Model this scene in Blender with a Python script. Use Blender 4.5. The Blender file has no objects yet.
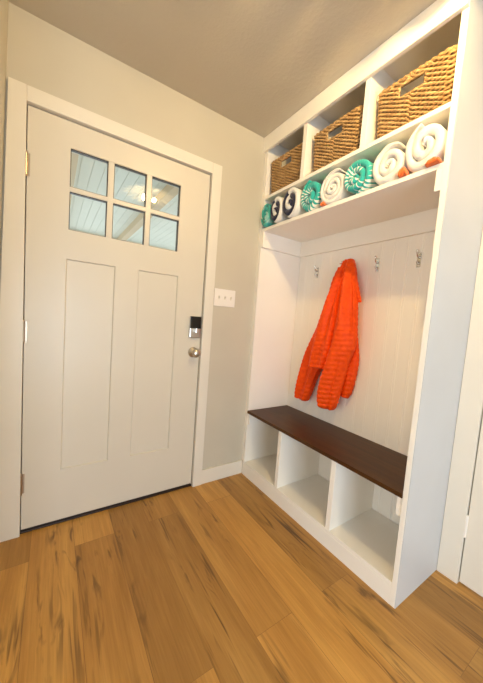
import bpy, bmesh, math, random
from mathutils import Vector, Matrix, noise

random.seed(4)
scn = bpy.context.scene
col = scn.collection
PI = math.pi

# ------------------------------------------------------------------ measures
XF, XB, W, H = 1.3224, 1.7094, 1.1762, 2.42      # built-in: front, back panel, width, ceiling
LWX = -0.072                                     # left wall face
FX = -3.3                                        # far wall of the room that opens to the left
YN = -4.2                                        # wall behind the camera

# ------------------------------------------------------------------ materials
def new_mat(name):
    m = bpy.data.materials.new(name); m.use_nodes = True
    nt = m.node_tree
    return m, nt, nt.nodes['Principled BSDF']

def L(nt, a, b): nt.links.new(a, b)

def coords(nt, kind='Object', scale=(1, 1, 1), rot=(0, 0, 0)):
    tc = nt.nodes.new('ShaderNodeTexCoord'); mp = nt.nodes.new('ShaderNodeMapping')
    mp.inputs['Scale'].default_value = scale; mp.inputs['Rotation'].default_value = rot
    L(nt, tc.outputs[kind], mp.inputs['Vector'])
    return mp.outputs['Vector']

def noise_tex(nt, vec, scale, detail=3, rough=.5, dist=0):
    n = nt.nodes.new('ShaderNodeTexNoise')
    n.inputs['Scale'].default_value = scale; n.inputs['Detail'].default_value = detail
    n.inputs['Roughness'].default_value = rough; n.inputs['Distortion'].default_value = dist
    L(nt, vec, n.inputs['Vector'])
    return n.outputs['Fac']

def ramp(nt, fac, stops, interp='LINEAR'):
    r = nt.nodes.new('ShaderNodeValToRGB'); e = r.color_ramp.elements
    r.color_ramp.interpolation = interp
    e[0].position, e[0].color = stops[0][0], (*stops[0][1], 1)
    e[1].position, e[1].color = stops[-1][0], (*stops[-1][1], 1)
    for p, c in stops[1:-1]: e.new(p).color = (*c, 1)
    L(nt, fac, r.inputs['Fac'])
    return r.outputs['Color']

def bump(nt, bsdf, h, strength, dist=.002):
    b = nt.nodes.new('ShaderNodeBump')
    b.inputs['Strength'].default_value = strength; b.inputs['Distance'].default_value = dist
    L(nt, h, b.inputs['Height']); L(nt, b.outputs['Normal'], bsdf.inputs['Normal'])

def mix(nt, fac, a, b, mode='MIX'):
    m = nt.nodes.new('ShaderNodeMix'); m.data_type = 'RGBA'; m.blend_type = mode
    for sock, v in ((m.inputs[0], fac), (m.inputs[6], a), (m.inputs[7], b)):
        if hasattr(v, 'links'): L(nt, v, sock)
        elif isinstance(v, (int, float)): sock.default_value = v
        else: sock.default_value = (*v, 1)
    return m.outputs[2]

def math_n(nt, op, a, b=0.0):
    m = nt.nodes.new('ShaderNodeMath'); m.operation = op
    for i, v in enumerate((a, b)):
        if hasattr(v, 'links'): L(nt, v, m.inputs[i])
        else: m.inputs[i].default_value = v
    return m.outputs[0]

def paint(name, c, rough=.5, bscale=300, bstr=.05, var=.03):
    m, nt, b = new_mat(name)
    v = coords(nt)
    f = noise_tex(nt, v, 3.0, 2)
    cc = ramp(nt, f, [(.3, tuple(x * (1 - var) for x in c)), (.7, tuple(min(1, x * (1 + var)) for x in c))])
    L(nt, cc, b.inputs['Base Color']); b.inputs['Roughness'].default_value = rough
    if bstr: bump(nt, b, noise_tex(nt, v, bscale, 3), bstr)
    return m

def metal(name, c, rough=.3):
    m, nt, b = new_mat(name)
    v = coords(nt)
    L(nt, ramp(nt, noise_tex(nt, v, 60, 2), [(.3, tuple(x * .92 for x in c)), (.7, c)]), b.inputs['Base Color'])
    b.inputs['Metallic'].default_value = 1; b.inputs['Roughness'].default_value = rough
    return m

M = {}
M['wall'] = paint('wall_paint', (.56, .525, .435), .55, 220, .12)
M['ceil'] = paint('ceiling_paint', (.56, .51, .42), .8, 90, .0)
nt = M['ceil'].node_tree
_v = coords(nt)
bump(nt, nt.nodes['Principled BSDF'], ramp(nt, noise_tex(nt, _v, 55, 4, .55), [(.42, (0, 0, 0)), (.62, (1, 1, 1))]), .16, .003)
M['trim'] = paint('trim_paint', (.77, .735, .65), .32, 200, .03, .015)
M['door'] = paint('door_paint', (.68, .64, .55), .36, 200, .03, .015)
M['unit'] = paint('cabinet_paint', (.90, .87, .80), .38, 260, .04, .015)
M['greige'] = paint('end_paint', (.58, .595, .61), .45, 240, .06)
M['plate'] = paint('switch_plastic', (.85, .82, .77), .3, 200, .0, .01)
M['nickel'] = metal('satin_nickel', (.62, .58, .53), .28)
M['chrome'] = metal('chrome', (.75, .73, .70), .16)
M['hinge'] = metal('hinge_metal', (.50, .42, .33), .35)
M['black'] = paint('black_gloss', (.008, .008, .009), .15, 100, 0)
M['bronze'] = paint('dark_bronze', (.03, .018, .014), .35, 100, 0)
M['porch'] = paint('porch_paint', (.76, .79, .74), .6, 100, 0)
M['beam'] = paint('beam_wood', (.62, .48, .32), .6, 60, .1)
M['concrete'] = paint('porch_concrete', (.55, .54, .52), .9, 60, .2)

# glass: a double pane, part mirror, part clear
m, nt, b = new_mat('door_glass')
nt.nodes.remove(b)
out = nt.nodes['Material Output']
tr = nt.nodes.new('ShaderNodeBsdfTransparent'); tr.inputs[0].default_value = (.90, .97, .97, 1)
gl = nt.nodes.new('ShaderNodeBsdfGlossy'); gl.inputs[0].default_value = (1, 1, 1, 1); gl.inputs['Roughness'].default_value = .015
fr = nt.nodes.new('ShaderNodeFresnel'); fr.inputs[0].default_value = 2.3
mx = nt.nodes.new('ShaderNodeMixShader')
L(nt, fr.outputs[0], mx.inputs[0]); L(nt, tr.outputs[0], mx.inputs[1]); L(nt, gl.outputs[0], mx.inputs[2])
L(nt, mx.outputs[0], out.inputs[0])
M['glass'] = m

# plank floor
m, nt, b = new_mat('plank_floor')
tc = nt.nodes.new('ShaderNodeTexCoord'); sep = nt.nodes.new('ShaderNodeSeparateXYZ'); L(nt, tc.outputs['Object'], sep.inputs[0])
cmb = nt.nodes.new('ShaderNodeCombineXYZ')
L(nt, math_n(nt, 'ADD', sep.outputs[1], 20.33), cmb.inputs[0]); L(nt, math_n(nt, 'ADD', sep.outputs[0], 20.07), cmb.inputs[1])
br = nt.nodes.new('ShaderNodeTexBrick')
br.offset = .37; br.offset_frequency = 2; br.squash = 1
br.inputs['Scale'].default_value = 1; br.inputs['Mortar Size'].default_value = .0009; br.inputs['Mortar Smooth'].default_value = .3
br.inputs['Brick Width'].default_value = 1.21; br.inputs['Row Height'].default_value = .178
br.inputs['Color1'].default_value = (0, 0, 0, 1); br.inputs['Color2'].default_value = (1, 1, 1, 1); br.inputs['Mortar'].default_value = (.5, .5, .5, 1)
L(nt, cmb.outputs[0], br.inputs['Vector'])
rnd = nt.nodes.new('ShaderNodeSeparateColor'); L(nt, br.outputs['Color'], rnd.inputs[0]); rnd = rnd.outputs[0]
def grain_vec(sx, sy, k):
    c = nt.nodes.new('ShaderNodeCombineXYZ')
    L(nt, math_n(nt, 'MULTIPLY', sep.outputs[0], sx), c.inputs[0]); L(nt, math_n(nt, 'MULTIPLY', sep.outputs[1], sy), c.inputs[1])
    L(nt, math_n(nt, 'MULTIPLY', rnd, k), c.inputs[2])
    return c.outputs[0]
g1 = noise_tex(nt, grain_vec(30, 1.7, 37), 1, 7, .68, .9)
g2 = noise_tex(nt, grain_vec(5.5, .9, 53), 1, 3, .5, .8)
g3 = noise_tex(nt, grain_vec(150, 5, 11), 1, 3, .6)
kn = noise_tex(nt, grain_vec(19, 3.4, 71), 1, 3, .55, 1.2)
ck = noise_tex(nt, grain_vec(50, 2.4, 91), 1, 3, .55, .5)
sp = noise_tex(nt, grain_vec(4.5, 1.3, 23), 1, 2, .5)
base = ramp(nt, g1, [(.25, (0.301, 0.149, 0.031)), (.48, (0.448, 0.239, 0.056)), (.72, (0.602, 0.348, 0.098))])
base = mix(nt, .55, base, ramp(nt, g2, [(.3, (0.322, 0.159, 0.034)), (.5, (0.455, 0.239, 0.055)), (.7, (0.616, 0.362, 0.098))]))
base = mix(nt, 1.0, base, ramp(nt, rnd, [(0, (.72, .69, .66)), (.5, (1.0, .98, .95)), (1, (1.22, 1.2, 1.16))]), 'MULTIPLY')
base = mix(nt, .35, base, ramp(nt, g3, [(.3, (.62, .6, .58)), (.7, (1.15, 1.15, 1.15))]), 'MULTIPLY')
kmask = math_n(nt, 'MULTIPLY', ramp(nt, kn, [(.57, (0, 0, 0)), (.68, (1, 1, 1))]), ramp(nt, sp, [(.42, (0, 0, 0)), (.58, (1, 1, 1))]))
cmask = math_n(nt, 'MULTIPLY', ramp(nt, ck, [(.565, (0, 0, 0)), (.66, (1, 1, 1))]), ramp(nt, sp, [(.45, (0, 0, 0)), (.62, (1, 1, 1))]))
base = mix(nt, math_n(nt, 'MULTIPLY', kmask, .72), base, (.075, .034, .012))
base = mix(nt, math_n(nt, 'MULTIPLY', cmask, .8), base, (.06, .026, .009))
base = mix(nt, math_n(nt, 'MULTIPLY', br.outputs['Fac'], .55), base, (.10, .05, .018))
L(nt, base, b.inputs['Base Color'])
L(nt, ramp(nt, g1, [(.2, (.42,) * 3), (.8, (.54,) * 3)]), b.inputs['Roughness'])
bump(nt, b, math_n(nt, 'SUBTRACT', g3, br.outputs['Fac']), .12, .0015)
M['floor'] = m

# dark stained bench board (grain along y)
m, nt, b = new_mat('walnut_stain')
v = coords(nt, 'Object', (34, 2.2, 30)); v2 = coords(nt, 'Object', (5, 1.3, 5))
c = ramp(nt, noise_tex(nt, v, 1, 6, .6, .8), [(.3, (.024, .009, .002)), (.5, (.060, .022, .004)), (.7, (.110, .045, .009))])
c = mix(nt, .6, c, ramp(nt, noise_tex(nt, v2, 1, 3, .5, 1), [(.3, (.030, .010, .002)), (.55, (.072, .027, .005)), (.75, (.125, .055, .012))]))
L(nt, c, b.inputs['Base Color']); b.inputs['Roughness'].default_value = .42; b.inputs['Specular IOR Level'].default_value = .3
bump(nt, b, noise_tex(nt, v, 1, 6, .6, .8), .15, .001)
M['walnut'] = m

# wicker
m, nt, b = new_mat('seagrass_strand')
v = coords(nt, 'Object', (60, 60, 60)); v2 = coords(nt, 'Object', (17, 17, 45))
c = ramp(nt, noise_tex(nt, v, 1, 4, .6), [(.25, (.20, .105, .036)), (.5, (.42, .255, .10)), (.75, (.62, .43, .21))])
c = mix(nt, .5, c, ramp(nt, noise_tex(nt, v2, 1, 3, .6), [(.3, (.22, .115, .038)), (.5, (.43, .26, .10)), (.72, (.64, .45, .22))]))
L(nt, c, b.inputs['Base Color']); b.inputs['Roughness'].default_value = .6
bump(nt, b, noise_tex(nt, v, 3, 3), .4, .002)
M['wicker'] = m
M['wicker_in'] = paint('basket_backing', (.24, .17, .085), .85, 120, .3)

# terry towels; UV.x runs along the rolled length (m), UV.y along the roll
def terry(name, kind):
    m, nt, b = new_mat(name)
    v = coords(nt)
    uv = nt.nodes.new('ShaderNodeTexCoord'); s = nt.nodes.new('ShaderNodeSeparateXYZ'); L(nt, uv.outputs['UV'], s.inputs[0])
    WH, TL, NV, TD = (.80, .79, .76), (.04, .42, .36), (.010, .012, .045), (.02, .28, .25)
    if kind == 'white': c = ramp(nt, noise_tex(nt, v, 30, 3), [(.3, (.77, .75, .71)), (.7, (.83, .82, .79))])
    elif kind == 'orange': c = ramp(nt, noise_tex(nt, v, 30, 3), [(.3, (.72, .13, .02)), (.7, (.84, .20, .035))])
    elif kind == 'teal':
        t = math_n(nt, 'FRACT', math_n(nt, 'ADD', math_n(nt, 'MULTIPLY', s.outputs[0], 7.3), math_n(nt, 'MULTIPLY', noise_tex(nt, v, 28, 2), .7)))
        c = ramp(nt, t, [(.0, TD), (.3, TL), (.5, (.07, .50, .44)), (.62, (.42, .68, .62)), (.74, (.07, .50, .44)), (1, TD)])
    elif kind == 'navy':
        c = ramp(nt, math_n(nt, 'MULTIPLY', s.outputs[0], 1 / 3.0),
                 [(.0, NV), (.28, WH), (.49, NV), (.80, WH), (.99, WH)], 'CONSTANT')
    else:  # wavy teal and white stripes
        w = math_n(nt, 'SINE', math_n(nt, 'MULTIPLY', math_n(nt, 'ADD', s.outputs[0], math_n(nt, 'MULTIPLY', s.outputs[1], .22)), 2 * PI / .0155))
        big = noise_tex(nt, v, 9, 2)
        w = math_n(nt, 'ADD', w, math_n(nt, 'MULTIPLY', math_n(nt, 'SUBTRACT', big, .5), 7 if kind == 'shell' else 9))
        c = ramp(nt, w, [(.30, (.015, .40, .36)), (.62, (.78, .80, .77))])
    L(nt, c, b.inputs['Base Color']); b.inputs['Roughness'].default_value = .95
    b.inputs['Sheen Weight'].default_value = .3
    bump(nt, b, noise_tex(nt, v, 260, 3, .6), .8, .004)
    return m
for k in ('white', 'orange', 'teal', 'navy', 'shell', 'stripe'): M['t_' + k] = terry('terry_' + k, k)

# quilted jacket nylon
m, nt, b = new_mat('orange_nylon')
v = coords(nt, 'Object', (40, 40, 40))
L(nt, ramp(nt, noise_tex(nt, v, 1, 3), [(.3, (.78, .062, .001)), (.7, (.90, .090, .0015))]), b.inputs['Base Color'])
b.inputs['Roughness'].default_value = .5; b.inputs['Specular IOR Level'].default_value = .22
bump(nt, b, noise_tex(nt, v, 1.8, 4, .6), .35, .006)
M['nylon'] = m
M['nylon_trim'] = paint('orange_binding', (.50, .035, .003), .5, 200, .1)

def emit(name, c, s):
    m, nt, b = new_mat(name)
    b.inputs['Base Color'].default_value = (.2, .15, .1, 1)
    b.inputs['Emission Color'].default_value = (*c, 1); b.inputs['Emission Strength'].default_value = s
    return m
M['bulb'] = emit('bulb_glow', (1, .69, .29), 1900)
M['bulb_dim'] = emit('bulb_glow_small', (1, .66, .29), 330)

# ------------------------------------------------------------------ mesh helpers
class MB:
    def __init__(s): s.v, s.f, s.uv = [], [], {}
    def add(s, vs, fs):
        o = len(s.v); s.v += [tuple(p) for p in vs]; s.f += [tuple(i + o for i in f) for f in fs]
    def box(s, x0, x1, y0, y1, z0, z1, bev=0.0):
        x0, x1 = sorted((x0, x1)); y0, y1 = sorted((y0, y1)); z0, z1 = sorted((z0, z1))
        bm = bmesh.new(); bmesh.ops.create_cube(bm, size=1)
        for v in bm.verts:
            v.co = Vector(((x0 + x1) / 2 + v.co.x * (x1 - x0), (y0 + y1) / 2 + v.co.y * (y1 - y0), (z0 + z1) / 2 + v.co.z * (z1 - z0)))
        if bev: bmesh.ops.bevel(bm, geom=bm.edges[:], offset=bev, segments=2, profile=.6, affect='EDGES')
        bm.verts.index_update()
        s.add([v.co[:] for v in bm.verts], [[v.index for v in f.verts] for f in bm.faces]); bm.free()
        return s
    def grid(s, rows, closed=False):
        n = len(rows[0]); o = len(s.v)
        for r in rows: s.v += [tuple(p) for p in r]
        for i in range(len(rows) - 1):
            for j in range(n if closed else n - 1):
                k = (j + 1) % n
                s.f.append((o + i * n + j, o + i * n + k, o + (i + 1) * n + k, o + (i + 1) * n + j))
        return o, n
    def tube(s, path, rad, seg=8, cap=True):
        path = [Vector(p) for p in path]; rows = []
        up = Vector((0, 0, 1))
        for i, p in enumerate(path):
            d = (path[min(i + 1, len(path) - 1)] - path[max(i - 1, 0)]).normalized()
            a = d.cross(up)
            if a.length < .1: a = d.cross(Vector((1, 0, 0)))
            a.normalize(); c = a.cross(d).normalized()
            r = rad[i] if isinstance(rad, (list, tuple)) else rad
            rows.append([p + (a * math.cos(t) + c * math.sin(t)) * r for t in [2 * PI * k / seg for k in range(seg)]])
        o, n = s.grid(rows, True)
        if cap:
            s.f.append(tuple(range(o, o + n))[::-1]); e = o + (len(rows) - 1) * n; s.f.append(tuple(range(e, e + n)))
        return s
    def lathe(s, prof, axis, origin, seg=24):
        O = Vector(origin); A = Vector(axis).normalized()
        u = A.cross(Vector((0, 0, 1)))
        if u.length < .1: u = A.cross(Vector((1, 0, 0)))
        u.normalize(); w = A.cross(u)
        rows = [[O + A * h + (u * math.cos(t) + w * math.sin(t)) * max(r, 1e-5) for t in [2 * PI * k / seg for k in range(seg)]] for r, h in prof]
        s.grid(rows, True); return s
    def build(s, name, mat, parent=None, smooth=False, origin=None, kind=None):
        me = bpy.data.meshes.new(name)
        O = Vector(origin) if origin is not None else Vector((0, 0, 0))
        me.from_pydata([tuple(Vector(p) - O) for p in s.v], [], s.f)
        bm = bmesh.new(); bm.from_mesh(me); bmesh.ops.recalc_face_normals(bm, faces=bm.faces); bm.to_mesh(me); bm.free()
        me.materials.append(mat)
        if smooth:
            for p in me.polygons: p.use_smooth = True
        o = bpy.data.objects.new(name, me); col.objects.link(o)
        o.location = O
        if parent is not None:
            o.parent = parent; o.location = O - Vector(parent.location) if parent.parent is None else O
        if kind: o['kind'] = kind
        return o

def empty(name, loc, label=None, cat=None, group=None, kind=None, rz=0):
    o = bpy.data.objects.new(name, None); col.objects.link(o); o.location = loc; o.rotation_euler.z = rz
    o.empty_display_size = .1
    return tag(o, label, cat, group, kind)
def tag(o, label=None, cat=None, group=None, kind=None):
    for k, v in (('label', label), ('category', cat), ('group', group), ('kind', kind)):
        if v: o[k] = v
    return o
def box(name, mat, x0, x1, y0, y1, z0, z1, bev=.0, parent=None, kind=None):
    return MB().box(x0, x1, y0, y1, z0, z1, bev).build(name, mat, parent, kind=kind)

# ------------------------------------------------------------------ room shell
S = 'structure'
RX = XB + .012                                   # right wall face
box('floor', M['floor'], FX - .1, RX + .1, YN - .1, .12, -.06, 0, kind=S)
box('ceiling', M['ceil'], FX - .1, RX + .1, YN - .1, .12, H, H + .08, kind=S)
DX0, DX1, DZ = -.005, .921, 2.047                # clear opening of the front door
b = MB(); b.box(LWX - .1, DX0 - .02, 0, .12, 0, H); b.box(DX1 + .02, RX + .1, 0, .12, 0, H); b.box(DX0 - .02, DX1 + .02, 0, .12, DZ + .02, H)
b.build('wall_back', M['wall'], kind=S)
b = MB(); t0, t1 = LWX - .042, LWX               # short return wall, a little out of plumb
b.add([(FX, -.9, 0), (t0, -.9, 0), (t0, 0, 0), (FX, 0, 0), (FX, -.9, H), (t1, -.9, H), (t1, 0, H), (FX, 0, H)],
      [(0, 1, 2, 3), (4, 5, 6, 7), (0, 1, 5, 4), (1, 2, 6, 5), (2, 3, 7, 6), (3, 0, 4, 7)])
b.build('wall_left', M['wall'], kind=S)
b = MB(); VY0, VY1, VZ0, VZ1 = -3.7, -1.2, .25, 2.1
b.box(FX - .1, FX, YN, VY0, 0, H); b.box(FX - .1, FX, VY1, -.9, 0, H); b.box(FX - .1, FX, VY0, VY1, 0, VZ0); b.box(FX - .1, FX, VY0, VY1, VZ1, H)
b.build('wall_far', M['wall'], kind=S)
w = empty('window_2', (FX, (VY0 + VY1) / 2, VZ0), kind=S)
b = MB()
for a in ((VY0 - .06, VY0 + .03, VZ0 - .06, VZ1 + .06), (VY1 - .03, VY1 + .06, VZ0 - .06, VZ1 + .06), (VY0, VY1, VZ1 - .03, VZ1 + .06), (VY0, VY1, VZ0 - .06, VZ0 + .03), (-2.47, -2.43, VZ0, VZ1)):
    b.box(FX - .08, FX + .015, a[0], a[1], a[2], a[3])
b.build('window_frame', M['trim'], w)
D2A, D2B = -1.262, -2.03                         # side door opening
b = MB(); b.box(RX, RX + .1, D2A, 0, 0, H); b.box(RX, RX + .1, YN, D2B, 0, H); b.box(RX, RX + .1, D2B, D2A, 2.05, H)
b.build('wall_right', M['wall'], kind=S)
b = MB(); WX0, WX1, WZ0, WZ1 = -1.1, .9, .06, 1.6
b.box(FX - .1, WX0, YN - .1, YN, 0, H); b.box(WX1, RX + .1, YN - .1, YN, 0, H); b.box(WX0, WX1, YN - .1, YN, 0, WZ0); b.box(WX0, WX1, YN - .1, YN, WZ1, H)
b.build('wall_front', M['wall'], kind=S)
w = empty('window_1', ((WX0 + WX1) / 2, YN, WZ0), kind=S)
b = MB()
for a in ((WX0 - .06, WX0 + .03, WZ0 - .06, WZ1 + .06), (WX1 - .03, WX1 + .06, WZ0 - .06, WZ1 + .06), (WX0, WX1, WZ1 - .03, WZ1 + .06), (WX0, WX1, WZ0 - .06, WZ0 + .03), (-.12, -.08, WZ0, WZ1)):
    b.box(a[0], a[1], YN - .08, YN + .015, a[2], a[3])
b.build('window_frame', M['trim'], w)

# casing round the front door
c = .066
b = MB(); e = .020
b.add([(LWX - .038, -.018, 0), (DX0, -.018, 0), (DX0, -.018, DZ), (DX0, -.018, DZ + c), (LWX + .004, -.018, DZ + c), (LWX - .038, 0, 0), (DX0, 0, 0), (DX0, 0, DZ), (DX0, 0, DZ + c), (LWX + .004, 0, DZ + c)],
      [(0, 1, 2, 3, 4), (5, 6, 7, 8, 9), (0, 1, 6, 5), (1, 2, 7, 6), (2, 3, 8, 7), (3, 4, 9, 8), (4, 0, 5, 9)])
b.box(DX1, DX1 + c, -.018, 0, 0, DZ + c, .003); b.box(DX0, DX1, -.018, 0, DZ, DZ + c, .003)
b.build('trim_1', M['trim'], kind=S)
b = MB(); b.box(DX0 - .02, DX0, 0, .12, 0, DZ); b.box(DX1, DX1 + .02, 0, .12, 0, DZ); b.box(DX0 - .02, DX1 + .02, 0, .12, DZ, DZ + .02)
b.box(DX0, DX0 + .012, .05, .12, 0, DZ); b.box(DX1 - .012, DX1, .05, .12, 0, DZ); b.box(DX0, DX1, .05, .12, DZ - .012, DZ)
b.build('trim_2', M['trim'], kind=S)
b = MB(); b.box(DX1 + c, XF, -.014, 0, 0, .101, .003); b.build('baseboard_back', M['trim'], kind=S)

# ------------------------------------------------------------------ front door
door = empty('door_1', (0, 0, 0), 'cream front door with six small panes over two tall recessed panels', 'door', kind=S)
SX0, SX1, SZ0, SZ1, SY = -.001, .916, .020, 2.041, .004
LX0, LX1, LZ0, LZ1 = .167, .730, 1.534, 1.921
P = [(.160, .388, .296, 1.391), (.509, .745, .296, 1.391)]
b = MB()
xs = [SX0, .160, LX0, .388, .509, LX1, .745, SX1]; zs = [SZ0, .296, 1.391, LZ0, LZ1, SZ1]
def hole(x0, x1, z0, z1):
    cx, cz = (x0 + x1) / 2, (z0 + z1) / 2
    if LX0 < cx < LX1 and LZ0 < cz < LZ1: return 1
    return 2 if any(p[0] < cx < p[1] and p[2] < cz < p[3] for p in P) else 0
for i in range(len(xs) - 1):
    for j in range(len(zs) - 1):
        q = (xs[i], xs[i + 1], zs[j], zs[j + 1]); h = hole(*q)
        if h == 0:
            b.add([(q[0], SY, q[2]), (q[1], SY, q[2]), (q[1], SY, q[3]), (q[0], SY, q[3])], [(0, 1, 2, 3)])
        if h != 1:
            b.add([(q[0], SY + .044, q[2]), (q[1], SY + .044, q[2]), (q[1], SY + .044, q[3]), (q[0], SY + .044, q[3])], [(3, 2, 1, 0)])
def ring(b, a, ya, bb, yb):
    A = [(a[0], ya, a[2]), (a[1], ya, a[2]), (a[1], ya, a[3]), (a[0], ya, a[3])]
    B = [(bb[0], yb, bb[2]), (bb[1], yb, bb[2]), (bb[1], yb, bb[3]), (bb[0], yb, bb[3])]
    b.add(A + B, [(k, (k + 1) % 4, 4 + (k + 1) % 4, 4 + k) for k in range(4)])
for p in P:
    q = (p[0] + .005, p[1] - .005, p[2] + .005, p[3] - .005)
    ring(b, p, SY, q, SY + .009)
    b.add([(q[0], SY + .009, q[2]), (q[1], SY + .009, q[2]), (q[1], SY + .009, q[3]), (q[0], SY + .009, q[3])], [(0, 1, 2, 3)])
ring(b, (SX0, SX1, SZ0, SZ1), SY, (SX0, SX1, SZ0, SZ1), SY + .044)
LQ = (LX0, LX1, LZ0, LZ1); ring(b, LQ, SY, LQ, SY + .044)
me = b.build('slab', M['door'], door)
bm = bmesh.new(); bm.from_mesh(me.data); bmesh.ops.remove_doubles(bm, verts=bm.verts, dist=1e-5); bmesh.ops.recalc_face_normals(bm, faces=bm.faces); bm.to_mesh(me.data); bm.free()
b = MB()
for x0, x1 in ((.336, .364), (.532, .560)): b.box(x0, x1, SY, SY + .026, LZ0, LZ1, .002)
b.box(LX0, LX1, SY + .0005, SY + .0255, 1.718, 1.741, .002)
b.build('muntin_grid', M['door'], door)
b = MB()
for x0, x1 in ((LX0, .336), (.364, .532), (.560, LX1)):
    for z0, z1 in ((LZ0, 1.718), (1.741, LZ1)):
        t = .0035
        for a in ((x0, x0 + t, z0, z1), (x1 - t, x1, z0, z1), (x0, x1, z0, z0 + t), (x0, x1, z1 - t, z1)):
            b.box(a[0], a[1], SY + .008, SY + .0275, a[2], a[3])
b.build('pane_edge_strip', M['bronze'], door)  # dark strip round the edge of each pane
b = MB(); b.add([(LX0, SY + .020, LZ0), (LX1, SY + .020, LZ0), (LX1, SY + .020, LZ1), (LX0, SY + .020, LZ1)], [(0, 1, 2, 3)])
g = b.build('glass_panes', M['glass'], door)
box('sweep', M['bronze'], SX0, SX1, SY + .004, SY + .04, .010, .021, 0, door)
box('threshold', M['bronze'], DX0, DX1, .0, .12, 0, .009, .002, door)
for hz in (1.785, 1.020, .262):
    b = MB(); b.tube([(-.004, -.004, hz - .048), (-.004, -.004, hz + .048)], .0068, 12)
    for k in (-.052, .052): b.lathe([(0, -.005), (.005, -.004), (.0062, 0), (.005, .004), (0, .005)], (0, 0, 1), (-.004, -.004, hz + k), 12)
    for k in (-.029, -.0097, .0097, .029): b.lathe([(.0072, -.0008), (.0072, .0008)], (0, 0, 1), (-.004, -.004, hz + k), 12)
    b.box(-.003, .010, .0015, .0045, hz - .05, hz + .05)
    b.build('hinge', M['hinge'], door, smooth=False)
# keypad deadbolt
k = box('deadbolt', M['nickel'], .834, .908, SY - .020, SY, 1.016, 1.152, .006, door)
box('keypad', M['black'], .8345, .9075, SY - .0225, SY - .012, 1.076, 1.1525, .001, k)
b = MB(); b.lathe([(0, .034), (.008, .034), (.0095, .030), (.0095, .02), (.016, .019), (.018, .012)], (0, -1, 0), (.871, SY, 1.060), 20)
b.box(.8655, .8765, SY - .045, SY - .030, 1.048, 1.080, .003)
b.build('thumb_turn', M['chrome'], k)
b = MB(); b.lathe([(0, 0), (.033, .0), (.034, .004), (.030, .010), (.014, .013), (.0115, .02), (.0115, .034), (.018, .040), (.026, .047), (.0285, .056), (.027, .065), (.021, .072), (.010, .075), (0, .0755)], (0, -1, 0), (.872, SY, .921), 28)
b.build('door_knob', M['nickel'], door, smooth=True)
box('strike_plate', M['hinge'], .9165, .9205, SY + .001, SY + .03, .885, .96, 0, door)

# ------------------------------------------------------------------ side door (right wall)
b = MB(); b.box(RX - .016, RX, -W - .001, D2A, 0, 2.115, .002); b.box(RX - .016, RX, D2B - .065, D2B, 0, 2.115, .002); b.box(RX - .016, RX, D2B, D2A, 2.05, 2.115, .002)
b.build('trim_3', M['trim'], kind=S)
d2 = empty('door_2', (RX, D2A, 0), 'plain white side door at the right edge', 'door', kind=S)
box('slab', M['trim'], RX - .004, RX + .031, D2A - .004, D2B + .004, .012, 2.045, .002, d2)
for hz in (1.80, 1.05, .285):
    b = MB(); b.tube([(RX - .010, D2A - .002, hz - .045), (RX - .010, D2A - .002, hz + .045)], .0065, 12)
    for kk in (-.049, .049): b.lathe([(0, -.005), (.005, -.004), (.006, 0), (.005, .004), (0, .005)], (0, 0, 1), (RX - .010, D2A - .002, hz + kk), 12)
    for kk in (-.027, -.009, .009, .027): b.lathe([(.007, -.0008), (.007, .0008)], (0, 0, 1), (RX - .010, D2A - .002, hz + kk), 12)
    b.build('hinge', M['plate'], d2)

# ------------------------------------------------------------------ switch plate
sw = empty('light_switch', (1.077, -.0005, 1.291), 'white three gang light switch plate beside the front door casing', 'light switch')
b = MB(); b.box(.996, 1.158, -.0065, -.0005, 1.234, 1.349, .0022); b.build('cover_plate', M['plate'], sw)
for i in range(3):
    x = 1.077 + (i - 1) * .046
    b = MB(); b.box(x - .0055, x + .0055, -.0075, -.006, 1.279, 1.303)
    b.add([(x - .004, -.0065, 1.284), (x + .004, -.0065, 1.284), (x + .004, -.0065, 1.298), (x - .004, -.0065, 1.298),
           (x - .0032, -.019, 1.297), (x + .0032, -.019, 1.297), (x + .0032, -.019, 1.303), (x - .0032, -.019, 1.303)],
          [(0, 1, 5, 4), (1, 2, 6, 5), (2, 3, 7, 6), (3, 0, 4, 7), (4, 5, 6, 7)])
    b.build('toggle', M['trim'], sw)

# ------------------------------------------------------------------ built-in bench and shelves
U = empty('hall_bench_cabinet', (XF, -W / 2, 0), 'white built in bench cabinet with cubbies, hooks and two upper shelves beside the front door', 'cabinet')
um = M['unit']; bv = .0015
YL, YR = -.036, -1.153                           # inner faces of the side panels
box('side_panel', um, XF, RX - .001, -.0155, YL, 0, H - .001, bv, U)
b = MB(); b.box(XF, XF + .03, -.0005, -.016, .102, H - .001, bv); b.box(XF + .0005, RX - .001, -.0005, -.0155, .102, H - .001); b.build('filler_strip', um, U)
box('side_panel', um, XF, RX - .001, YR, -W + .0032, 0, H - .001, bv, U)
sk = box('end_skin', M['greige'], XF + .0015, RX - .001, -W + .003, -W, 0, H - .001, 0, U); sk['label'] = 'pale grey outer face of the cabinet end'
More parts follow.
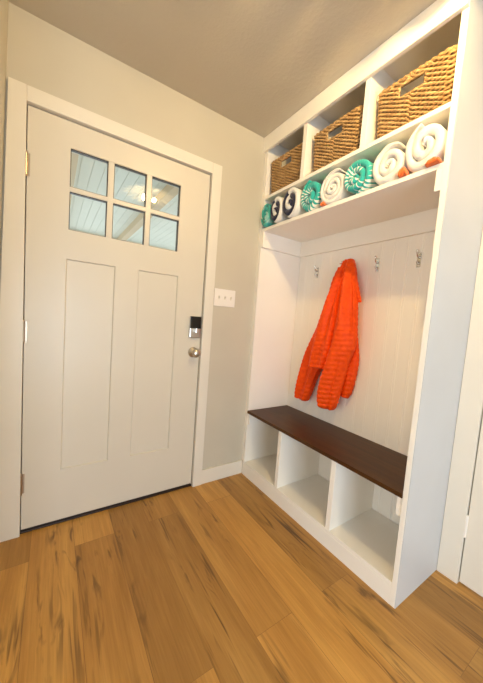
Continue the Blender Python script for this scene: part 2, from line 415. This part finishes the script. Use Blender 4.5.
# beadboard back panel
b = MB(); n = 15; pw = (YL - YR) / n; rows = []
prof = []
for i in range(n):
    y0 = YL - i * pw
    prof += [(y0 - .0005, .0016), (y0 - .003, 0), (y0 - .010, -.0002), (y0 - .012, .0012), (y0 - .014, 0), (y0 - pw + .003, 0), (y0 - pw + .0005, .0016)]
rows = [[(XB + dx, y, z) for (y, dx) in prof] for z in (.10, H - .002)]
b.grid(rows)
b.box(XB + .005, RX - .001, YL, YR, .0, H - .002)
b.build('back_panel', um, U)
box('basket_shelf', um, XF, XB, YL, YR, 1.997, 2.017, bv, U)
box('towel_shelf', um, XF, XB, YL, YR, 1.780, 1.800, bv, U)
box('top_panel', um, XF, XB, YL, YR, H - .02, H - .002, 0, U)
box('fascia', um, XF - .019, XF, -.0005, -W, 2.321, H - .001, bv, U)
for y0, y1 in ((-.372, -.402), (-.772, -.800)): box('upper_divider', um, XF + .001, XB, y0, y1, 2.017, H - .02, bv, U)
for y0, y1 in ((-.380, -.408), (-.795, -.823)): box('lower_divider', um, XF + .003, XB, y0, y1, .098, .472, bv, U)
box('cubby_floor', um, XF + .001, XB, YL, YR, .080, .0985, bv, U)
box('toe_kick', um, XF, XF + .019, YL, YR, 0, .080, 0, U)
box('wall_cleat', um, XB - .019, XB, YL, YR, 1.670, 1.780, bv, U)
box('wall_cleat', um, XF + .001, XB - .019, YL, YL - .019, 1.672, 1.780, bv, U)
box('wall_cleat', um, XF + .001, XB - .019, YR + .022, YR, 1.698, 1.780, bv, U)
box('seat_cleat', um, XF + .004, XB, YR + .022, YR, .388, .472, bv, U)
box('seat_cleat', um, XF + .004, XB, YL, YL - .019, .388, .472, bv, U)
s = box('seat', M['walnut'], XF - .006, XB, YL + .001, YR - .001, .472, .492, .002, U); s['label'] = 'dark brown stained wooden bench seat'
for i, y in enumerate((-.228, -.460, -.692, -.923)):
    z = 1.545
    b = MB(); b.box(XB - .004, XB - .0002, y - .010, y + .010, z - .048, z + .028, .0018)
    for sz in (z - .040, z + .020): b.lathe([(.003, 0), (.003, .0012), (0, .002)], (-1, 0, 0), (XB - .004, y, sz), 10)
    o = b.build('coat_hook', M['chrome'], U)
    b = MB(); b.tube([(XB - .003, y, z + .002), (XB - .020, y, z + .006), (XB - .027, y, z + .016), (XB - .031, y, z + .030), (XB - .031, y, z + .038)], [.0055, .005, .0045, .0045, .006], 10)
    o2 = b.build('prong', M['chrome'], None, True); o2.parent = o; o2.location = (0, 0, 0)
    o2.location = -(Vector(U.location) + Vector(o.location))
    b = MB(); b.tube([(XB - .003, y, z - .022), (XB - .014, y, z - .030), (XB - .019, y, z - .029), (XB - .022, y, z - .020)], [.005, .0045, .004, .0055], 10)
    o2 = b.build('prong', M['chrome'], None, True); o2.parent = o
    o2.location = -(Vector(U.location) + Vector(o.location))

# ------------------------------------------------------------------ baskets
def make_basket(name, label, sx, sy, sz):
    """open seagrass box standing on z=0, front face towards -x, built round its own origin"""
    root = empty(name, (0, 0, 0), label, 'basket', 'wicker baskets on the top shelf')
    rc = .022; taper = .94
    def outline(t, ins=0.0):                     # rounded rectangle by arc length, t in 0..1, starts mid front
        a, c2 = sx / 2 - ins, sy / 2 - ins
        r = max(rc - ins, .004)
        segs = [('l', (-a, 0), (-a, c2 - r)), ('c', (-a + r, c2 - r), PI), ('l', (-a + r, c2), (a - r, c2)), ('c', (a - r, c2 - r), PI / 2),
                ('l', (a, c2 - r), (a, -c2 + r)), ('c', (a - r, -c2 + r), 0), ('l', (a - r, -c2), (-a + r, -c2)), ('c', (-a + r, -c2 + r), -PI / 2), ('l', (-a, -c2 + r), (-a, 0))]
        ln = [math.dist(s[1], s[2]) if s[0] == 'l' else PI / 2 * r for s in segs]; T = sum(ln); d = (t % 1) * T
        for s_, l in zip(segs, ln):
            if d <= l + 1e-9:
                u = d / l
                if s_[0] == 'l':
                    x = s_[1][0] + (s_[2][0] - s_[1][0]) * u; y = s_[1][1] + (s_[2][1] - s_[1][1]) * u
                    dx, dy = s_[2][0] - s_[1][0], s_[2][1] - s_[1][1]; q = math.hypot(dx, dy)
                    return x, y, -dy / q, dx / q
                an = s_[2] - PI / 2 * u
                return s_[1][0] + r * math.cos(an), s_[1][1] + r * math.sin(an), math.cos(an), math.sin(an)
            d -= l
        return outline(0)
    per = 2 * (sx + sy)
    ns = int(per / .0185) // 2 * 2 + 1
    nrow = int(sz / .0086)
    hz0, hz1, hw = sz * .68, sz * .90, sy * .17
    def inhole(x, y, z): return hz0 < z < hz1 and abs(y) < hw and x < -sx / 2 + .03
    b = MB(); NS = ns * 4
    for r in range(nrow):
        z = (r + .5) * sz / nrow
        k = taper + (1 - taper) * z / sz
        run = []
        runs = []
        for i in range(NS + 1):
            t = i / NS
            x, y, nx, ny = outline(t)
            nx, ny = (nx, ny) if nx * x + ny * y > 0 else (-nx, -ny)
            off = .0056 * math.cos(PI * (t * ns + r)) + random.uniform(-.0008, .0008)
            p = ((x + nx * off) * k, (y + ny * off) * k, z + random.uniform(-.0009, .0009))
            if inhole(x, y, z):
                if len(run) > 1: runs.append(run)
                run = []
            else: run.append(p)
        if len(run) > 1: runs.append(run)
        for q in runs: b.tube(q, .0047 + random.uniform(-.0005, .0006), 6)
    b.build('woven_body', M['wicker'], root, True)
    b = MB(); n = 60                             # backing added to block light leaks, with the handle openings left out, and floor
    zz = [.002, hz0, hz1, sz - .004]
    for j in range(3):
        k0 = taper + (1 - taper) * zz[j] / sz; k1 = taper + (1 - taper) * zz[j + 1] / sz
        for i in range(n):
            a, c2 = outline(i / n, .0115), outline((i + 1) / n, .0115)
            if j == 1 and abs((a[1] + c2[1]) / 2) < hw and a[0] < -sx / 2 + .03: continue
            b.add([(a[0] * k0, a[1] * k0, zz[j]), (c2[0] * k0, c2[1] * k0, zz[j]), (c2[0] * k1, c2[1] * k1, zz[j + 1]), (a[0] * k1, a[1] * k1, zz[j + 1])], [(0, 1, 2, 3)])
    b.add([(outline(i / n, .0115)[0] * taper, outline(i / n, .0115)[1] * taper, .004) for i in range(n)], [tuple(range(n))])
    b.build('light_backing', M['wicker_in'], root)
    b = MB()                                     # twisted top rim
    for ph in (0, PI):
        pts = []
        for i in range(181):
            x, y, nx, ny = outline(i / 180); nx, ny = (nx, ny) if nx * x + ny * y > 0 else (-nx, -ny)
            a = i * .9 + ph
            pts.append((x + nx * .0045 * math.cos(a), y + ny * .0045 * math.cos(a), sz + .0045 * math.sin(a)))
        b.tube(pts, .0062, 6)
    b.build('rim', M['wicker'], root, True)
    b = MB(); x = -sx / 2 - .001                 # bound edge of the hand hole
    kh = lambda z: taper + (1 - taper) * z / sz
    loop = [(x * kh(hz0), -hw, hz0), (x * kh(hz0), hw, hz0), (x * kh(hz1), hw, hz1), (x * kh(hz1), -hw, hz1)]
    for i in range(4):
        A, B = Vector(loop[i]), Vector(loop[(i + 1) % 4])
        b.tube([A + (B - A) * q / 12 + Vector((random.uniform(-.001, .001), 0, random.uniform(-.001, .001))) for q in range(13)], .0048, 6)
    b.build('handle_opening', M['wicker'], root, True)
    return root

def copy_tree(o, parent=None):
    c_ = o.copy(); col.objects.link(c_)
    if parent is not None: c_.parent = parent
    for ch in list(o.children): copy_tree(ch, c_)
    return c_
bk = make_basket('wicker_basket', 'brown wicker basket on the top shelf at the far left, nearest the front door', .330, .306, .222)
bl = ['brown wicker basket in the middle compartment of the top shelf', 'brown wicker basket on the top shelf at the right, above the large white towel rolls']
bks = [bk] + [copy_tree(bk) for _ in bl]
for o, lab in zip(bks[1:], bl): o['label'] = lab
for o, y, x, rz in zip(bks, (-.204, -.587, -.977), (.190, .195, .198), (.012, -.014, .006)):
    o.location = (XF + x, y, 2.0185); o.rotation_euler.z = rz

# ------------------------------------------------------------------ rolled towels
def spiral(b, sy, sz, turns, xl, th_k=.97, start=0.0, seed=0, r0k=.13, bulge=.0, turn_uv=False):
    """terry strip rolled up round the x axis: front end at x=0, running to x=xl; outer size sy by sz"""
    n = int(turns * 40); R = .5; pitch = (R - R * r0k) / turns
    rows = []; us = []
    u = 0; last = None
    for i in range(n + 1):
        a = 2 * PI * turns * i / n
        r = R * r0k + pitch * (a / (2 * PI)) - pitch / 2
        r = max(r, .01)
        nz = noise.noise(Vector((math.cos(a) * 1.4 + seed * 7, math.sin(a) * 1.4, a * .12)))
        r *= 1 + .06 * nz
        th = min(pitch * th_k * (1 + .10 * nz), 1.35 * r)
        if i > n - 6: th *= max(.25, (n - i) / 6)
        xs = .010 * noise.noise(Vector((a * .7, seed * 3.1, 2))) + bulge * (1 - (r / R) ** 2)
        sec = []
        e = th * min(sy, sz)
        for (dr, dx) in ((-.5, xl), (-.5, e * .45), (-.40, e * .18), (-.2, e * .03), (0, 0), (.2, e * .03), (.40, e * .18), (.5, e * .45), (.5, xl * .33), (.5, xl * .66), (.5, xl)):
            wr = 1 + .012 * noise.noise(Vector((dx * 26 + seed, a * 1.3, 5)))
            rr = (r + dr * th) * wr
            ang = start + a
            sup = 1.0
            sec.append((dx + (xs if dx < xl * .3 else 0), rr * math.cos(ang) * sy * sup, rr * math.sin(ang) * sz * sup))
        p = (r * math.cos(a) * sy, r * math.sin(a) * sz)
        if last: u += math.dist(last, p)
        last = p; us.append(a / (2 * PI) if turn_uv else u); rows.append(sec)
    o, m_ = b.grid(rows, True)
    b.f.append(tuple(range(o, o + m_))); e = o + n * m_; b.f.append(tuple(range(e, e + m_))[::-1])
    b.us = [us[k // m_] for k in range(len(rows) * m_)]
    b.vs_ = [rows[k // m_][k % m_][0] for k in range(len(rows) * m_)]

def towel(name, label, y0, y1, zt, mat, turns, x, start, seed, r0k=.13, bulge=0, hem=None, roll=0, depth=.26, group='rolled towels on the shelf'):
    sy, sz = (y0 - y1) * 1.0, zt
    root = empty(name, (x, (y0 + y1) / 2, 1.8015), label, 'towel', group) if hem else None
    b = MB(); spiral(b, sy, sz, turns, depth, start=start, seed=seed, r0k=r0k, bulge=bulge, turn_uv=(mat is M['t_navy']))
    zmin = min(v[2] for v in b.v); ymax = max(v[1] for v in b.v); ymin = min(v[1] for v in b.v)
    fy = (sy - .003) / (ymax - ymin); zmax = max(v[2] for v in b.v); fz = zt / (zmax - zmin)
    b.v = [(v[0], (v[1] - (ymax + ymin) / 2) * fy, (v[2] - zmin) * fz) for v in b.v]
    us, vv = b.us, b.vs_
    o = b.build('roll' if hem else name, mat, None, True)
    lay = o.data.uv_layers.new(name='UVMap')
    for lp in o.data.loops: lay.data[lp.index].uv = (us[lp.vertex_index], vv[lp.vertex_index])
    if hem:
        o.parent = root
        hm = MB(); rows = []
        ya, yb, hz = hem
        for i in range(19):
            t = i / 18; y = ya + (yb - ya) * t
            hh = hz * (math.sin(PI * min(1, t * 1.0 + .02)) ** .5 + .15) * (1 + .18 * noise.noise(Vector((t * 5, seed, 0))))
            fx = -.010 + .006 * noise.noise(Vector((t * 4, seed + 4, 1)))
            rows.append([(fx + .012, y, .0), (fx + .002, y, hh * .2), (fx, y, hh * .5), (fx + .003, y, hh * .85), (fx + .012, y, hh), (fx + .03, y, hh * .9), (fx + .05, y, 0)])
        oo, mm = hm.grid(rows, True); hm.f.append(tuple(range(oo, oo + mm))); e = oo + 18 * mm; hm.f.append(tuple(range(e, e + mm))[::-1])
        q = hm.build('hem', M['t_orange'], None, True); q.parent = root; q['label'] = 'orange towel hem'
    else:
        o.location = (x, (y0 + y1) / 2, 1.8015); tag(o, label, 'towel', group)
    return root or o
T = [
 ('rolled_towel', 'teal rolled towel at the far left end of the shelf', -.037, -.137, .152, 't_teal', 3.2, XF - .022, -PI / 2, 1, .12, 0, None),
 ('rolled_towel', 'navy and white rolled towel beside the teal one at the left end', -.138, -.252, .165, 't_navy', 2.95, XF - .024, -PI / 2 + .3, 2, .10, 0, None),
 ('rolled_towel', 'navy and white rolled towel standing right of another navy roll', -.253, -.396, .178, 't_navy', 2.95, XF - .020, -PI / 2 + .3, 3, .10, 0, None),
 ('rolled_towel', 'teal and white patterned rolled towel left of the white roll in the middle', -.397, -.541, .182, 't_stripe', 2.2, XF + .004, 0, 4, .2, -.018, None),
 ('rolled_towel', 'white rolled towel between the two teal and white patterned rolls', -.542, -.704, .176, 't_white', 3.6, XF - .002, -PI / 2 + .2, 5, .12, 0, (.055, .030, .022)),
 ('rolled_towel', 'teal and white rolled towel with radiating stripes, between two white rolls', -.705, -.852, .160, 't_shell', 2.6, XF + .004, .8, 6, .16, -.022, None),
 ('rolled_towel', 'white rolled towel left of the largest white roll', -.853, -.998, .168, 't_white', 2.6, XF - .004, -PI / 2, 7, .12, 0, (-.062, -.094, .034)),
 ('rolled_towel', 'largest white rolled towel, at the right end of the shelf over an orange hem', -.999, -1.146, .184, 't_white', 2.5, XF - .008, -PI / 2 - .3, 8, .12, 0, (-.022, -.073, .024)),
]
for (n_, lab, y0, y1, zt, mt, tn, x, st, sd, r0, bu, hm) in T:
    towel(n_, lab, y0, y1, zt, M[mt], tn, x, st, sd, r0, bu, hm)

# orange towel folded at the back, seen between the rolls
b = MB(); rows = []
for i in range(25):
    t = i / 24; y = -.585 - .25 * t
    dz = .006 * noise.noise(Vector((t * 4, 3, 1)))
    h_ = .168 + dz
    prof = [(0, 0), (-.004, .02), (-.004, h_ - .02), (.006, h_ - .004), (.020, h_), (.034, h_ - .004), (.044, h_ - .02), (.044, .02), (.04, 0)]
    rows.append([(XB - .058 + px + .003 * noise.noise(Vector((y * 20, pz * 20, 2))), y, 1.8015 + pz) for px, pz in prof])
o_, m_ = b.grid(rows, True); b.f.append(tuple(range(o_, o_ + m_))); e = o_ + 24 * m_; b.f.append(tuple(range(e, e + m_))[::-1])
o = b.build('folded_towel', M['t_orange'], None, True, origin=(XB - .04, -.71, 1.8015))
tag(o, 'orange folded towel standing behind the white and teal rolls at the back of the shelf', 'towel')

# ------------------------------------------------------------------ jacket
def catmull(rows, n):
    out = []
    for i in range(n + 1):
        t = i / n * (len(rows) - 1); k = min(int(t), len(rows) - 2); u = t - k
        p0, p1, p2, p3 = rows[max(k - 1, 0)], rows[k], rows[k + 1], rows[min(k + 2, len(rows) - 1)]
        out.append([.5 * ((2 * b_) + (c_ - a_) * u + (2 * a_ - 5 * b_ + 4 * c_ - d_) * u * u + (-a_ + 3 * b_ - 3 * c_ + d_) * u ** 3) for a_, b_, c_, d_ in zip(p0, p1, p2, p3)])
    return out
JK = empty('jacket', (XB - .03, -.47, .60), 'orange quilted jacket hanging from a hook above the bench', 'jacket')
def cloth(name, rows, nr, na, quilt, fold, seed, pw=.75, cuff=None, tilt=0.0, mat='nylon', pleat=.008, npl=1.1, ph=0.0):
    """rows: (z, y left, y right, distance of the middle from the back panel, half depth)"""
    st = catmull(rows, nr); b = MB(); rings = []
    for i, (z, yl, yr, dc, hd) in enumerate(st):
        ring_ = []
        yc, hw = (yl + yr) / 2, abs(yl - yr) / 2
        for j in range(na):
            a = 2 * PI * j / na
            ca, sa = math.cos(a), math.sin(a)
            cx = math.copysign(abs(ca) ** pw, ca); sx_ = math.copysign(abs(sa) ** pw, sa)
            y = yc + hw * cx
            f = noise.noise(Vector((ca * 1.6 + seed * 5, sa * 1.6, z * 2.2)))
            f2 = noise.noise(Vector((ca * 3.4 + seed * 9, sa * 3.4, z * 5.0)))
            zz = z - tilt * cx * hw
            puff = abs(math.sin(PI * (zz + .35 * (y + .45) * 0.25 + .006 * f2) / quilt)) ** .38
            d = dc + hd * sx_ * (1 + fold * 1.3 * f) + (.0085 * (puff - .75)) * sx_ + .007 * f2 * sx_
            d += 1.7 * pleat * (abs(math.sin(PI * (cx * npl * .5 + ph + .35 * (z - 1.0)))) ** .6 - .7) * max(sx_, 0) * min(1, (st[0][0] - z) / .12 + .15)
            y += (.0035 * (puff - .75) + .005 * f2 * fold) * cx
            d = max(d, .006)
            ring_.append((XB - d, y, zz))
        rings.append(ring_)
    if cuff:                                     # turned-in open end
        last = rings[-1]; c0 = Vector((sum(p[0] for p in last), sum(p[1] for p in last), sum(p[2] for p in last))) / na
        for k, up in ((.90, -.003), (.80, .002), (.74, .03), (.5, .06)):
            rings.append([tuple(c0 + (Vector(p) - c0) * k + Vector((0, 0, up))) for p in last])
    o, n = b.grid(rings, True); b.f.append(tuple(range(o, o + n))); e = o + (len(rings) - 1) * n; b.f.append(tuple(range(e, e + n))[::-1])
    ob = b.build(name, M[mat], JK, True)
    return ob, rings, nr
def band(parent, name, rings, i0, i1, grow):
    b = MB(); rows = []
    for i in (i0, i0, i1, i1):
        r = rings[i]; c0 = Vector((sum(p[0] for p in r), sum(p[1] for p in r), sum(p[2] for p in r))) / len(r)
        g = grow if len(rows) in (1, 2) else -.001
        rows.append([tuple(Vector(p) + Vector((p[0] - c0.x, p[1] - c0.y, 0)).normalized() * g) for p in r])
    b.grid(rows, True)
    q = b.build(name, M['nylon_trim'], None, True); q.parent = parent
    q.location = -(Vector(JK.location) + Vector(parent.location))
Q = .031
sl, rg, nr = cloth('sleeve', [(1.535, -.468, -.510, .068, .014), (1.461, -.425, -.515, .060, .024), (1.364, -.398, -.505, .052, .030), (1.181, -.342, -.485, .053, .036), (.986, -.264, -.435, .053, .040), (.797, -.212, -.362, .052, .042), (.680, -.187, -.325, .050, .040), (.618, -.180, -.300, .049, .036), (.604, -.186, -.291, .049, .030)], 150, 64, Q, .45, 1, cuff=True)
band(sl, 'cuff', rg, nr - 5, nr - 1, .0022)
bd, rg, nr = cloth('back_body', [(1.50, -.470, -.565, .030, .012), (1.331, -.455, -.600, .030, .018), (1.172, -.462, -.620, .031, .020), (1.031, -.475, -.645, .033, .022), (.952, -.485, -.655, .034, .024), (.857, -.500, -.648, .034, .024), (.760, -.518, -.630, .034, .022), (.722, -.530, -.612, .033, .020), (.712, -.535, -.606, .033, .016)], 130, 72, Q, .5, 2, tilt=-.12)
fl, rg, nr = cloth('front_body', [(1.572, -.500, -.542, .066, .016), (1.482, -.480, -.545, .092, .022), (1.327, -.428, -.536, .112, .028), (1.115, -.381, -.514, .124, .030), (.998, -.363, -.508, .126, .030), (.890, -.349, -.486, .126, .026), (.872, -.349, -.482, .126, .018)], 150, 80, Q, .7, 3, pw=.9, tilt=.06, pleat=.011, npl=1.7, ph=.1)
band(fl, 'hem', rg, nr - 4, nr - 1, .0015)
sr, rg, nr = cloth('sleeve', [(1.580, -.518, -.560, .058, .020), (1.545, -.522, -.586, .074, .026), (1.474, -.532, -.614, .090, .036), (1.323, -.526, -.646, .100, .046), (1.171, -.512, -.664, .104, .050), (1.060, -.500, -.668, .104, .050), (.934, -.474, -.632, .100, .048), (.798, -.432, -.603, .096, .046), (.690, -.424, -.580, .094, .044), (.640, -.434, -.566, .093, .040), (.622, -.447, -.553, .093, .032)], 160, 80, Q, .55, 4, pw=.92, cuff=True, pleat=.013, npl=1.5, ph=.45)
band(sr, 'cuff', rg, nr - 5, nr - 1, .0022)
cl_, rg, nr = cloth('collar', [(1.583, -.500, -.552, .050, .018), (1.563, -.512, -.570, .066, .020), (1.508, -.532, -.592, .074, .018), (1.430, -.560, -.622, .078, .016), (1.354, -.592, -.648, .080, .014), (1.318, -.618, -.660, .080, .011), (1.309, -.628, -.658, .080, .008)], 70, 56, Q * .9, .5, 5)
b = MB(); b.tube([(XB - .052, -.505, 1.570), (XB - .042, -.488, 1.578), (XB - .036, -.477, 1.580), (XB - .020, -.471, 1.578), (XB - .016, -.460, 1.574), (XB - .020, -.449, 1.570), (XB - .032, -.443, 1.568), (XB - .045, -.457, 1.566), (XB - .055, -.500, 1.556)], .0025, 8)
b.build('hanging_loop', M['nylon_trim'], JK, True)

# ------------------------------------------------------------------ ceiling light (in the room, mirrored in the door glass)
LX, LY = .90, -1.33
cl = empty('ceiling_light', (LX, LY, H), 'ceiling light with two glowing bulbs, mirrored in the door panes', 'ceiling light')
b = MB(); b.lathe([(0, -.001), (.055, -.001), (.058, -.03), (.05, -.055), (.02, -.06), (0, -.06)], (0, 0, 1), (LX, LY, H), 32); b.build('canopy', M['trim'], cl, True)
for i in range(18):                              # sunburst of white blades round the bulbs, tips drooped to shade the ceiling
    an = 2 * PI * i / 18; ca, sa = math.cos(an), math.sin(an)
    b = MB(); rows = []
    for r_, w_ in ((.052, .010), (.10, .020), (.16, .034), (.21, .036), (.245, .022), (.258, .002)):
        z_ = H - .050 - .029 * ((r_ - .05) / .2) ** 1.3
        q = [(r_, -w_, z_), (r_, 0, z_ - .004), (r_, w_, z_), (r_, 0, z_ + .003)]
        rows.append([(LX + x_ * ca - y_ * sa, LY + x_ * sa + y_ * ca, zz_) for x_, y_, zz_ in q])
    b.grid(rows, True); b.build('blade', M['trim'], cl, True)
for sx_, k_ in ((-.045, 'bulb'), (.050, 'bulb_dim')):
    b = MB(); b.tube([(LX + sx_ * .5, LY, H - .052), (LX + sx_, LY, H - .066), (LX + sx_, LY, H - .085)], .013, 12); b.build('socket', M['bronze'], cl, True)
    b = MB(); b.lathe([(.009, -.084), (.012, -.088), (.0185, -.098), (.021, -.110), (.0185, -.122), (.010, -.130), (0, -.132)], (0, 0, 1), (LX + sx_, LY, H), 20)
    b.build('bulb', M[k_], cl, True)

# ------------------------------------------------------------------ porch beyond the front door
box('porch_floor', M['concrete'], -2.5, 4.0, .12, 5.0, -.10, -.02, kind=S)
b = MB()
x = -2.5
while x < 4.0:
    b.box(x, x + .096, .125, 4.2, 2.50, 2.52); x += .10
b.box(-2.5, 4.0, .125, 4.2, 2.512, 2.54)
b.build('porch_ceiling', M['porch'], kind=S)
for x0, x1 in ((.17, .26), (1.07, 1.16)):
    o = box('porch_beam', M['beam'], x0, x1, .125, 4.2, 2.40, 2.499, .004, kind=S)
b = MB(); b.box(-2.5, 4.0, 4.2, 4.34, 2.30, 2.54); b.build('porch_header', M['trim'], kind=S)
for px in (-1.2, 2.6): box('porch_post', M['trim'], px, px + .12, 4.21, 4.33, -.02, 2.30, .004, kind=S)

# ------------------------------------------------------------------ light
w = bpy.data.worlds.new('World'); scn.world = w; w.use_nodes = True
bg = w.node_tree.nodes['Background']; bg.inputs[0].default_value = (.90, .95, .93, 1); bg.inputs[1].default_value = 1.85
a = bpy.data.lights.new('window_daylight', 'AREA'); a.shape = 'RECTANGLE'; a.size = WX1 - WX0 - .06; a.size_y = WZ1 - WZ0 - .06
a.energy = 68; a.color = (.70, .85, 1)
ao = bpy.data.objects.new('window_daylight', a); col.objects.link(ao)
ao.location = ((WX0 + WX1) / 2, YN - .03, (WZ0 + WZ1) / 2); ao.rotation_euler = (PI / 2, 0, 0)

a2 = bpy.data.lights.new('window_daylight_side', 'AREA'); a2.shape = 'RECTANGLE'; a2.size = VY1 - VY0 - .06; a2.size_y = VZ1 - VZ0 - .06
a2.energy = 42; a2.color = (.93, .96, 1)
ao = bpy.data.objects.new('window_daylight_side', a2); col.objects.link(ao)
ao.location = (FX - .03, (VY0 + VY1) / 2, (VZ0 + VZ1) / 2); ao.rotation_euler = (PI / 2, 0, -PI / 2)

# ------------------------------------------------------------------ camera
cd = bpy.data.cameras.new('camera'); co = bpy.data.objects.new('camera', cd); col.objects.link(co)
cd.sensor_fit = 'HORIZONTAL'; cd.sensor_width = 36; cd.lens = 283.15 / 483 * 36; cd.clip_start = .02
R = Matrix(((.83182183, -.02040006, -.55466772), (-.55002969, .10370999, -.82868062), (.07442972, .99439835, .0750476)))
mw = R.to_4x4(); mw.translation = Vector((.11288, -1.68760, 1.15132)); co.matrix_world = mw
scn.camera = co

scn.view_settings.view_transform = 'Standard'; scn.view_settings.look = 'None'
scn.view_settings.gamma = 1; scn.view_settings.use_curve_mapping = False
scn.view_settings.exposure = 0
scn.cycles.diffuse_bounces = 7; scn.cycles.max_bounces = 14; scn.cycles.transparent_max_bounces = 12
